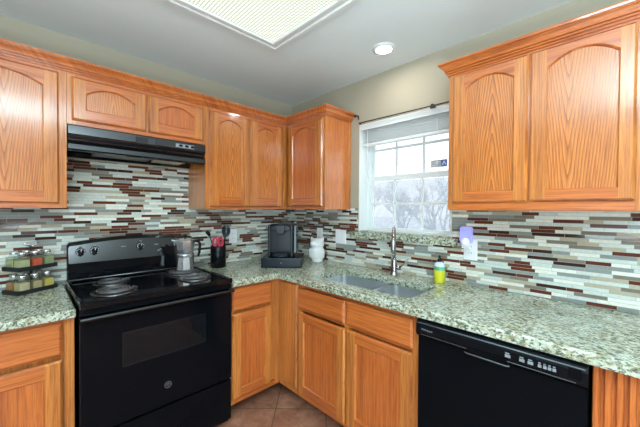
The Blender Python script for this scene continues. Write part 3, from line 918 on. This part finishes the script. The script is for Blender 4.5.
m = MB(); m.box((-1.232, -.3183, 1.772), (-1.115, -.3198, 1.796)); sp = mesh('switch_panel', m, simple('pale_grey_label', (0.30, 0.34, 0.36), 0.4), hd)
for k in range(3):
    xx = -1.212 + k * .038
    m = MB(); m.box((xx, -.3199, 1.777), (xx + .022, -.3245, 1.791), bev=.0015); mesh('rocker_switch', m, BLACKP, sp)

# ================================================================== DISHWASHER
dw = thing('dishwasher', 'black built-in dishwasher with control strip, right of the sink cabinet', 'dishwasher', (-0.33, -2.0, 0))
m = MB(); m.prism(rect(1.712, 2.302, .02, .868), B, .03, .598); mesh('tub', m, BLACKM, dw)
m = MB(); m.prism(rect(1.712, 2.302, .11, .786), B, .5985, .634); mesh('door', m, simple('black_dishwasher_front', (0.003, 0.004, 0.006), 0.22, spec=0.08), dw)
m = MB(); m.prism(rect(1.716, 2.298, .012, .105), B, .50, .56); mesh('kick_plate', m, BLACKM, dw)
m = MB()
pz = [(.5985, .7875), (.636, .7875), (.651, .800), (.656, .815), (.654, .845), (.646, .862), (.634, .868), (.5985, .868)]
m.prism(pz, lambda d, z, u: (-d, -u, z), 1.710, 2.304); cpn = mesh('control_strip', m, BLACKP, dw)
m = MB(); m.tube([(-.6535, -1.716, .8635 - .008), (-.6535, -2.298, .8635 - .008)], .0022, 6); mesh('trim_line', m, simple('grey_edge', (0.16, 0.18, 0.20), 0.3), cpn)
m = MB(); m.tube([(-.657, -1.735, .806), (-.657, -2.275, .806)], .0012, 6); mesh('trim_line', m, simple('grey_edge_dark', (0.10, 0.11, 0.12), 0.3), cpn)
m = MB(); m.prism([(1.925, .794), (2.085, .794), (2.075, .810), (1.935, .810)], B, .656, .6585); hp = mesh('handle_recess', m, simple('handle_black', (0.003, 0.003, 0.004), 0.3, spec=0.1), cpn)
m = MB(); m.tube([(-.657, -1.925, .790), (-.661, -1.935, .7885), (-.661, -2.075, .7885), (-.657, -2.085, .790)], .003, 6); mesh('handle_lip', m, simple('handle_lip_grey', (0.09, 0.10, 0.11), 0.25), hp)
m = MB(); m.prism([(2.255, .815), (2.288, .815), (2.288, .853), (2.255, .853)], B, .6562, .6568); mesh('display', m, OVENB, cpn)
for u_, z_, w_ in ((2.070, .821, .018), (2.116, .821, .016), (2.142, .821, .016), (2.172, .821, .010), (2.187, .821, .010), (2.200, .821, .010), (2.213, .821, .010)):
    m = MB(); m.prism(rect(u_, u_ + w_, z_, z_ + .010), B, .6555, .6580); bo = mesh('button', m, GREYT, cpn)
    q = MB(); q.prism(rect(u_ + .001, u_ + w_ * .8, z_ + .013, z_ + .0165), B, .6545, .6572); mesh('print_mark', q, GREYT, cpn)
text('logo', 'Whirlpool', .0125, lambda u, v, d: (-.6572 - d, -(1.762 + u), .826 + v), GREYT, cpn)

# ================================================================== SMALL THINGS
# --- moka pot
mk = thing('moka_pot', 'octagonal silver stovetop moka coffee pot on the back right burner', 'coffee pot', (-1.150, -0.258, .949))
mk.scale = (1.09, 1.09, 1.09)
mz = .0005
m = MB(); m.lathe([(0, mz), (.050, mz), (.053, .006), (.043, .082), (.044, .088), (0, .088)], (0, 0, 0), 8, smooth=False, a0=.2); mesh('boiler', m, ALU, mk, local=True)
m = MB(); m.lathe([(.0445, .0885), (.0455, .092), (.0455, .098), (.0445, .101)], (0, 0, 0), 24); mesh('collar', m, ALU, mk, local=True)
m = MB(); m.lathe([(0, .102), (.041, .102), (.049, .130), (.060, .182), (.060, .186), (0, .186)], (0, 0, 0), 8, smooth=False, a0=.2); up = mesh('upper_chamber', m, ALU, mk, local=True)
sd = Vector((-.71, .70, 0))
m = MB(); p0 = sd * .05 + Vector((0, 0, .150)); 
m.merge((lambda t: (t.faces.new([t.verts.new(v) for v in (sd * .052 + Vector((.70 * .016, .71 * .016, .184)), sd * .088 + Vector((0, 0, .188)), sd * .047 + Vector((0, 0, .140)))]),
                   t.faces.new([t.verts.new(v) for v in (sd * .052 - Vector((.70 * .016, .71 * .016, -.184)), sd * .088 + Vector((0, 0, .188)), sd * .047 + Vector((0, 0, .140)))]), t)[-1])(bmesh.new()))
mesh('spout', m, ALU, up, local=True)
m = MB(); m.lathe([(.061, .1865), (.061, .190), (.035, .199), (0, .202)], (0, 0, 0), 8, smooth=False, a0=.2); lid = mesh('lid', m, ALU, mk, local=True)
m = MB(); m.lathe([(0, .2015), (.006, .2015), (.006, .208), (.011, .211), (.011, .220), (.006, .224), (0, .224)], (0, 0, 0), 12); mesh('lid_knob', m, BLACKP, lid, local=True)
hdv = Vector((.71, -.70, 0))
m = MB(); m.tube([hdv * .056 + Vector((0, 0, .182)), hdv * .085 + Vector((0, 0, .180)), hdv * .094 + Vector((0, 0, .165)), hdv * .090 + Vector((0, 0, .115)), hdv * .082 + Vector((0, 0, .088))], [.006, .008, .009, .008, .006], 8)
mesh('handle', m, BLACKP, mk, local=True)
m = MB(); m.lathe([(0, 0), (.005, 0), (.005, .008), (0, .009)], (-.030, -.034, .050), 10, M=Matrix.Rotation(PI / 2, 4, 'X') @ Matrix.Rotation(-.6, 4, 'Y')); mesh('safety_valve', m, simple('brass', (0.30, 0.22, 0.12), 0.3, 1.0), mk, local=True)

# --- utensil crock and utensils
KX, KY = -0.858, -0.150
m = MB(); m.lathe([(0, .0008), (.054, .0008), (.058, .004), (.058, .166), (.056, .168), (.053, .166), (.052, .012), (0, .010)], (0, 0, 0), 32)
o = mesh('utensil_crock', m, BLACKP); o.location = (KX, KY, CT1); tag(o, 'black cylindrical utensil crock on the counter beside the range', 'utensil holder')
def utensil(name, label, cat): return thing(name, label, cat, (KX, KY, CT1 + .013))
ut = utensil('ladle', 'black serving spoon with big round head in the utensil crock', 'ladle')
m = MB(); m.tube([(.030, -.020, 0), (.040, -.022, .17), (.046, -.023, .235)], [.005, .0055, .006], 8); mesh('handle', m, BLACKP, ut, local=True)
m = MB(); m.lathe([(0, -.009), (.018, -.007), (.030, .001), (.033, .008), (.030, .008), (.017, -.001), (0, -.003)], (.052, -.026, .268), 20, sx=1.45, M=Vector((-.44, -.88, .18)).to_track_quat('Z', 'X').to_matrix().to_4x4()); mesh('bowl', m, COFFEE, ut, local=True)
ut = utensil('spatula', 'thin black spatula leaning left out of the utensil crock', 'spatula')
m = MB(); m.tube([(-.022, .024, .002), (-.038, .024, .17), (-.056, .026, .235)], .0045, 8); mesh('handle', m, BLACKP, ut, local=True)
m = MB(); m.tube([(-.056, .026, .234), (-.066, .028, .252), (-.080, .030, .268)], [.010, .015, .012], 8); mesh('blade', m, BLACKP, ut, local=True)
def loop(c, rx, rz, tilt=0.0, yaw=-PI / 4, n=18):
    return [(c[0] + rx * math.cos(a) * math.cos(yaw), c[1] + rx * math.cos(a) * math.sin(yaw), c[2] + rz * math.sin(a)) for a in [2 * PI * i / n for i in range(n + 1)]]
sc = utensil('scissors', 'red handled kitchen scissors standing in the utensil crock', 'scissors')
for s in (-1, 1):
    m = MB(); cx_ = s * .022; m.tube(loop((-.012 + cx_ * .7, -.022 - cx_ * .7, .185), .017, .032), .0062, 8)
    m.tube([(-.012 + cx_ * .5, -.022 - cx_ * .5, .156), (-.010 + cx_ * .1, -.022 - cx_ * .1, .120)], .006, 8); mesh('handle', m, RED, sc, local=True)
m = MB(); m.box((-.022, -.025, .004), (-.004, -.021, .122)); mesh('blade', m, STEEL, sc, local=True)
sc = utensil('scissors', 'second pair of red loop handles, rear left in the crock', 'scissors')
for s in (-1, 1):
    m = MB(); cx_ = s * .020; m.tube(loop((-.004 + cx_ * .7, .006 - cx_ * .7, .190), .016, .030), .006, 8)
    m.tube([(-.004 + cx_ * .5, .006 - cx_ * .5, .161), (-.004, .006, .120)], .006, 8); mesh('handle', m, RED, sc, local=True)
m = MB(); m.box((-.011, .004, .004), (.003, .008, .122)); mesh('blade', m, STEEL, sc, local=True)
pe = utensil('peeler', 'small red topped peeler between the red scissor handles', 'peeler')
m = MB(); m.tube([(.012, .018, .006), (.014, .016, .15), (.015, .015, .215)], [.005, .007, .009], 8); mesh('handle', m, RED, pe, local=True)
m = MB(); m.tube([(.015, .015, .2155), (.015, .015, .232)], [.006, .003], 8); mesh('tip', m, STEEL, pe, local=True)

# --- pod drawer and coffee maker, turned to face the room
ang = math.atan2(-.228, .228)     # front edge direction seen left to right
fc0 = Vector((-.642, -.408, 0)); fc1 = Vector((-.414, -.636, 0)); mid = (fc0 + fc1) / 2
inward = Vector((.7071, .7071, 0))
pc = mid + inward * .155
pd = thing('pod_drawer', 'low black coffee pod drawer under the coffee maker in the corner', 'storage drawer', (pc.x, pc.y, CT1), rotz=-PI / 4)
m = MB(); m.box((-.158, -.148, .001), (.158, .150, .076), bev=.006); mesh('case', m, COFFEE, pd, local=True)
m = MB(); m.box((-.150, -.1485, .010), (.150, -.1545, .070), bev=.0025); df = mesh('drawer', m, COFFEE, pd, local=True)
m = MB(); m.lathe([(0, 0), (.005, 0), (.005, .006), (0, .007)], (0, -.1547, .040), 12, M=Matrix.Rotation(PI / 2, 4, 'X')); mesh('knob', m, GREYT, df, local=True)
kc = thing('coffee_maker', 'black single-serve coffee maker standing on the pod drawer', 'coffee maker', (pc.x - .012, pc.y + .012, CT1 + .0768), rotz=-PI / 4)
# profile housing: rear column, top head, drip base
m = MB(); m.box((-.098, .010, .001), (.098, .110, .255), bev=.012); mesh('rear_housing', m, COFFEE, kc, local=True)
m = MB(); m.box((-.098, -.095, .001), (-.080, .0095, .255), bev=.006); mesh('side_wall', m, COFFEE, kc, local=True)
m = MB(); m.box((.080, -.095, .001), (.098, .0095, .255), bev=.006); mesh('side_wall', m, COFFEE, kc, local=True)
m = MB(); m.box((-.079, -.085, .205), (.079, .0095, .255), bev=.008); mesh('brew_head', m, COFFEE, kc, local=True)
m = MB(); m.box((-.030, -.100, .178), (.030, -.040, .2045), bev=.008); m.box((-.034, -.101, .2), (.034, -.0855, .250), bev=.006); mesh('pod_holder', m, COFFEE2, kc, local=True)
m = MB(); m.lathe([(0, .001), (.079, .001), (.079, .016), (.070, .019), (0, .019)], (0, -.060, 0), 28, sy=.80); dt = mesh('drip_tray', m, COFFEE, kc, local=True)
m = MB()
for k in range(5): m.box((-.05, -.10 + k * .018, .0195), (.05, -.093 + k * .018, .0215))
mesh('grate', m, COFFEE2, dt, local=True)
m = MB(); m.tube([(-.07, -.088, .256), (-.075, -.100, .246), (0, -.112, .266), (.075, -.100, .246), (.07, -.088, .256)], [.005, .006, .007, .006, .005], 8); mesh('lift_handle', m, COFFEE2, kc, local=True)
m = MB(); m.box((.099, -.040, .02), (.128, .105, .246), bev=.008); m.box((.0985, -.045, .2625), (.130, .108, .275), bev=.004); mesh('water_tank', m, simple('smoky_tank', (0.03, 0.045, 0.055), 0.12), kc, local=True)

# --- owl jar
ow_ = thing('owl_jar', 'white ceramic owl shaped jar on the counter in front of an outlet', 'owl figurine', (-0.118, -0.497, CT1 + .001), rotz=math.radians(-58))
m = MB(); m.lathe([(0, 0), (.045, 0), (.050, .006), (.048, .018), (.056, .035), (.066, .065), (.067, .090), (.058, .112), (.050, .122), (.054, .132), (.062, .150), (.060, .175), (.048, .195), (.022, .205), (0, .207)], (0, 0, 0), 28); mesh('body', m, CERAMIC, ow_, local=True)
for s in (-1, 1):
    m = MB(); m.lathe([(.022, 0), (.012, .020), (0, .036)], (s * .040, 0, .186), 12, M=Matrix.Rotation(s * .55, 4, 'Y')); mesh('ear', m, CERAMIC, ow_, local=True)
    m = MB(); m.lathe([(.020, 0), (.021, .004), (.016, .007), (.010, .005), (.006, .009), (0, .010)], (s * .023, -.0555, .160), 18, M=Matrix.Rotation(PI / 2, 4, 'X')); mesh('eye', m, CERAMIC, ow_, local=True)
    m = MB(); m.lathe([(0, -.05), (.014, -.035), (.020, 0), (.014, .03), (0, .042)], (s * .058, -.015, .078), 14, sx=.6); mesh('wing', m, CERAMIC, ow_, local=True)
m = MB(); m.lathe([(.008, 0), (.006, .010), (0, .018)], (0, -.058, .147), 10, M=Matrix.Rotation(PI / 2 + .5, 4, 'X')); mesh('beak', m, CERAMIC, ow_, local=True)
m = MB()
for r_ in range(3):
    for k in range(4 - r_ % 2):
        m.lathe([(.010, 0), (.008, .003), (0, .005)], ((k - (3 - r_ % 2) / 2) * .019, -.0625 + abs(k - (3 - r_ % 2) / 2) * .006, .095 - r_ * .022), 10, M=Matrix.Rotation(PI / 2, 4, 'X'))
mesh('chest_feather', m, CERAMIC, ow_, local=True)

# --- wall plates
def plate(fn, uc, zc, w, h, label, gang=1, style='outlet'):
    p = fn(uc, zc, 0.007)
    o = thing('outlet' if style == 'outlet' else 'light_switch', label, 'outlet' if style == 'outlet' else 'switch', p)
    m = MB()
    b = bmesh.new(); V = lambda u, v, d: b.verts.new(fn(u, v, d))
    def ring(i, d): return [V(uc - w / 2 + i, zc - h / 2 + i, d), V(uc + w / 2 - i, zc - h / 2 + i, d), V(uc + w / 2 - i, zc + h / 2 - i, d), V(uc - w / 2 + i, zc + h / 2 - i, d)]
    Rr = [ring(0, .0072), ring(0, .010), ring(.004, .0125)]
    b.faces.new(Rr[0]); b.faces.new(Rr[-1])
    for Aa, Bb in zip(Rr, Rr[1:]):
        for i in range(4): b.faces.new((Aa[i], Aa[(i + 1) % 4], Bb[(i + 1) % 4], Bb[i]))
    m.b.free(); m.b = b; mesh('cover_plate', m, WHITEPL, o)
    for g in range(gang):
        u = uc + (g - (gang - 1) / 2) * .046
        if style == 'outlet':
            for zz in (zc + .02, zc - .02):
                k = MB(); k.prism([(u + .0165 * math.cos(a) , zz + .0145 * math.sin(a)) for a in [2 * PI * i / 16 for i in range(16)]], fn, .0126, .0145); r_ = mesh('receptacle', k, WHITEPL, o)
                k = MB(); k.prism(rect(u - .008, u - .006, zz - .003, zz + .006), fn, .01455, .0149); k.prism(rect(u + .006, u + .008, zz - .003, zz + .006), fn, .01455, .0149); mesh('slot', k, SLOT, r_)
        else:
            k = MB(); k.prism(rect(u - .0165, u + .0165, zc - .033, zc + .033), fn, .0126, .0155); mesh('rocker', k, WHITEPL, o)
    return o
plate(A, -.655, 1.137, .072, .122, 'white outlet plate behind the utensil crock on the stove wall')
plate(B, .418, 1.140, .074, .122, 'white outlet plate directly behind the owl jar')
plate(B, .672, 1.137, .118, .118, 'wide white double switch plate left of the window ledge', 2, 'switch')
plate(B, 1.722, 1.130, .078, .124, 'white outlet plate holding the night light right of the window')

# --- night light
nl = thing('night_light', 'lavender plug-in night light in the outlet right of the window', 'night light', (-0.03, -1.70, 1.15))
m = MB(); m.prism([(1.672 + .066 * a, 1.172 + .098 * b_) for a, b_ in ((0.06, 0), (.94, 0), (1, .08), (1, .90), (.9, 1), (.1, 1), (0, .90), (0, .08))], B, .017, .046); mesh('shade', m, emit_mat('lavender_glow', (0.40, 0.40, 0.85), 0.28), nl)
m = MB(); m.lathe([(0, 0), (.016, 0), (.022, .010), (.024, .022), (.020, .036), (.010, .044), (0, .046)], (-.050, -1.707, 1.158), 20); mesh('bulb_cover', m, emit_mat('warm_white_bulb', (0.85, 0.85, 0.95), 0.15), nl)
m = MB(); m.prism(rect(1.683, 1.728, 1.140, 1.171), B, .0155, .045); mesh('plug', m, WHITEPL, nl)

# --- dish soap
sp_ = thing('soap_bottle', 'clear bottle of yellow dish soap with black pump cap by the sink', 'soap bottle', (-0.078, -1.563, CT1 + .0008))
YEL = simple('yellow_soap_label', (0.72, 0.68, 0.03), 0.35)
m = MB(); m.lathe([(0, 0), (.031, 0), (.034, .004), (.034, .078), (.0335, .080)], (0, 0, 0), 24, sy=1.0); mesh('yellow_label', m, YEL, sp_, local=True)
m = MB(); m.lathe([(.0335, .0802), (.0335, .100), (.033, .102)], (0, 0, 0), 24); mesh('green_band', m, simple('green_label', (0.10, 0.48, 0.28), 0.35), sp_, local=True)
m = MB(); m.lathe([(.033, .1022), (.032, .112), (.024, .124), (.013, .130), (0, .130)], (0, 0, 0), 24); mesh('bottle_shoulder', m, simple('clear_soap', (0.72, 0.76, 0.80), 0.15), sp_, local=True)
m = MB(); m.lathe([(0, .1302), (.013, .1302), (.013, .143), (.008, .150), (.007, .162), (.003, .172), (0, .172)], (0, 0, 0), 16); mesh('cap', m, BLACKP, sp_, local=True)

# --- spice rack
base_a = math.atan2(.099, .156)
rc = Vector((-1.961, -.198, 0)); ex = Vector((math.cos(base_a), math.sin(base_a), 0)); ey = Vector((-math.sin(base_a), math.cos(base_a), 0))
RW, RD = .186, .118
rcen = rc + ex * RW / 2 + ey * RD / 2
sr = thing('spice_rack', 'two tier black spice rack left of the range', 'spice rack', (rcen.x, rcen.y, CT1 + .0008), rotz=base_a)
def tray(z, nm):
    m = MB(); m.box((-RW / 2, -RD / 2, z), (RW / 2, RD / 2, z + .006))
    for a, b_ in (((-RW / 2, -RD / 2), (RW / 2, -RD / 2 + .004)), ((-RW / 2, RD / 2 - .004), (RW / 2, RD / 2)), ((-RW / 2, -RD / 2 + .004), (-RW / 2 + .004, RD / 2 - .004)), ((RW / 2 - .004, -RD / 2 + .004), (RW / 2, RD / 2 - .004))):
        m.box((a[0], a[1], z + .006), (b_[0], b_[1], z + .022))
    mesh(nm, m, BLACKM, sr, local=True)
tray(0, 'lower_tray'); tray(.122, 'upper_tray')
m = MB(); m.box((-.006, -.0025, .0065), (.006, .0025, .1215)); m.tube([(0, 0, .1285), (0, 0, .246)], .0035, 8); mesh('post', m, BLACKM, sr, local=True)
m = MB(); m.tube([(-.004, 0, .246), (-.022, 0, .251), (-.030, 0, .258), (-.022, 0, .266), (.022, 0, .266), (.030, 0, .258), (.022, 0, .251), (.004, 0, .246)], .0042, 8); mesh('handle', m, ALU, sr, local=True)
SPC = {'herb': (0.52, 0.50, 0.27), 'red': (0.72, 0.10, 0.04), 'green': (0.36, 0.40, 0.20), 'tan': (0.60, 0.48, 0.28), 'brown': (0.55, 0.40, 0.22), 'yellow': (0.80, 0.55, 0.14), 'orange': (0.50, 0.20, 0.05)}
SM = {}
for kx, cc in SPC.items():
    t = NT(kx + '_spice'); f = t.noise(t.obj(), 320, 3, 0.7)
    t.set(col=t.mix(f, tuple(c * .65 for c in cc), tuple(min(1, c * 1.3) for c in cc)), rough=0.9); SM[kx] = t.m
def jar(i, j, tier, spice, label):
    lx = (i - 1) * .0585; ly = (-.0288 if j == 0 else .0288); lz = .0067 + .122 * tier
    wp = rcen + ex * lx + ey * ly
    o = thing('spice_jar', label, 'jar', (wp.x, wp.y, CT1 + .0008 + lz), 'glass jars on the spice rack', rotz=base_a)
    h = .066; w = .0243
    m = MB(); m.box((-w, -w, 0), (w, w, h), bev=.004); m.lathe([(w * .95, h), (.019, h + .006), (.017, h + .012)], (0, 0, 0), 16); mesh('glass_body', m, JARG, o, local=True)
    m = MB(); m.box((-w + .002, -w + .002, .002), (w - .002, w - .002, .052), bev=.003); mesh('spice', m, SM[spice], o, local=True)
    m = MB(); m.lathe([(0, h + .0125), (.0175, h + .0125), (.0185, h + .014), (.0185, h + .024), (.016, h + .026), (0, h + .026)], (0, 0, 0), 18); mesh('lid', m, ALU, o, local=True)
J = [(0, 0, 1, 'herb', 'jar of pale green herbs, front left on the upper tier'), (1, 0, 1, 'red', 'jar of bright red spice on the upper tier'), (2, 0, 1, 'green', 'jar of dull green herbs, front right on the upper tier'),
     (0, 1, 1, 'herb', 'jar of pale herbs on the upper tier behind the front left jar'), (1, 1, 1, 'tan', 'rear jar of tan spice directly behind the red spice jar'), (2, 1, 1, 'green', 'rear jar behind the dull green herbs on the upper tier'),
     (0, 0, 0, 'tan', 'jar of tan spice, front left on the lower tier'), (1, 0, 0, 'brown', 'jar of brownish seeds in the front middle of the lower tier'), (2, 0, 0, 'yellow', 'jar of yellow spice on the lower tier near the range'),
     (0, 1, 0, 'orange', 'jar of orange brown spice, rear left on the lower tier'), (1, 1, 0, 'orange', 'rear middle jar on the lower tier behind brownish seeds'), (2, 1, 0, 'tan', 'rear jar behind the yellow spice on the lower tier')]
for a in J: jar(*a)

# ================================================================== CEILING LIGHTS
cl = thing('ceiling_light', 'large white framed fluorescent ceiling light with egg-crate diffuser', 'ceiling light', (-1.4, -1.12, H))
LX0, LX1, LY0, LY1 = -2.02, -0.770, -1.47, -0.775
def frame_ring(mb, x0, x1, y0, y1, prof, mi=0):
    rings = []
    for k, z in prof: rings.append([mb.b.verts.new(p) for p in ((x0 + k, y0 + k, z), (x1 - k, y0 + k, z), (x1 - k, y1 - k, z), (x0 + k, y1 - k, z))])
    for Aa, Bb in zip(rings, rings[1:]):
        for i in range(4): mb.b.faces.new((Aa[i], Aa[(i + 1) % 4], Bb[(i + 1) % 4], Bb[i]))
m = MB(); frame_ring(m, LX0, LX1, LY0, LY1, [(0, H - .0008), (0, H - .014), (.006, H - .022), (.026, H - .024), (.030, H - .018), (.034, H - .017), (.060, H - .022), (.064, H - .030), (.078, H - .030), (.084, H - .022), (.084, H - .0008)]); mesh('frame', m, WHITEP, cl)
m = MB(); m.box((LX0 + .0845, LY0 + .0845, H - .024), (LX1 - .0845, LY1 - .0845, H - .014)); mesh('diffuser', m, DIFF, cl)
rl = thing('recessed_light', 'small round recessed ceiling light near the window', 'ceiling light', (-0.282, -1.272, H))
m = MB(); m.lathe([(.050, H - .012), (.056, H - .010), (.072, H - .004), (.074, H - .0006), (.050, H - .0006)], (-0.282, -1.272, 0), 32); mesh('trim_ring', m, WHITEP, rl)
m = MB(); m.lathe([(0, H - .010), (.050, H - .0095), (.050, H - .0012), (0, H - .0012)], (-0.282, -1.272, 0), 32); mesh('bulb', m, emit_mat('recessed_bulb', (1.0, 0.97, 0.9), 95.0), rl)
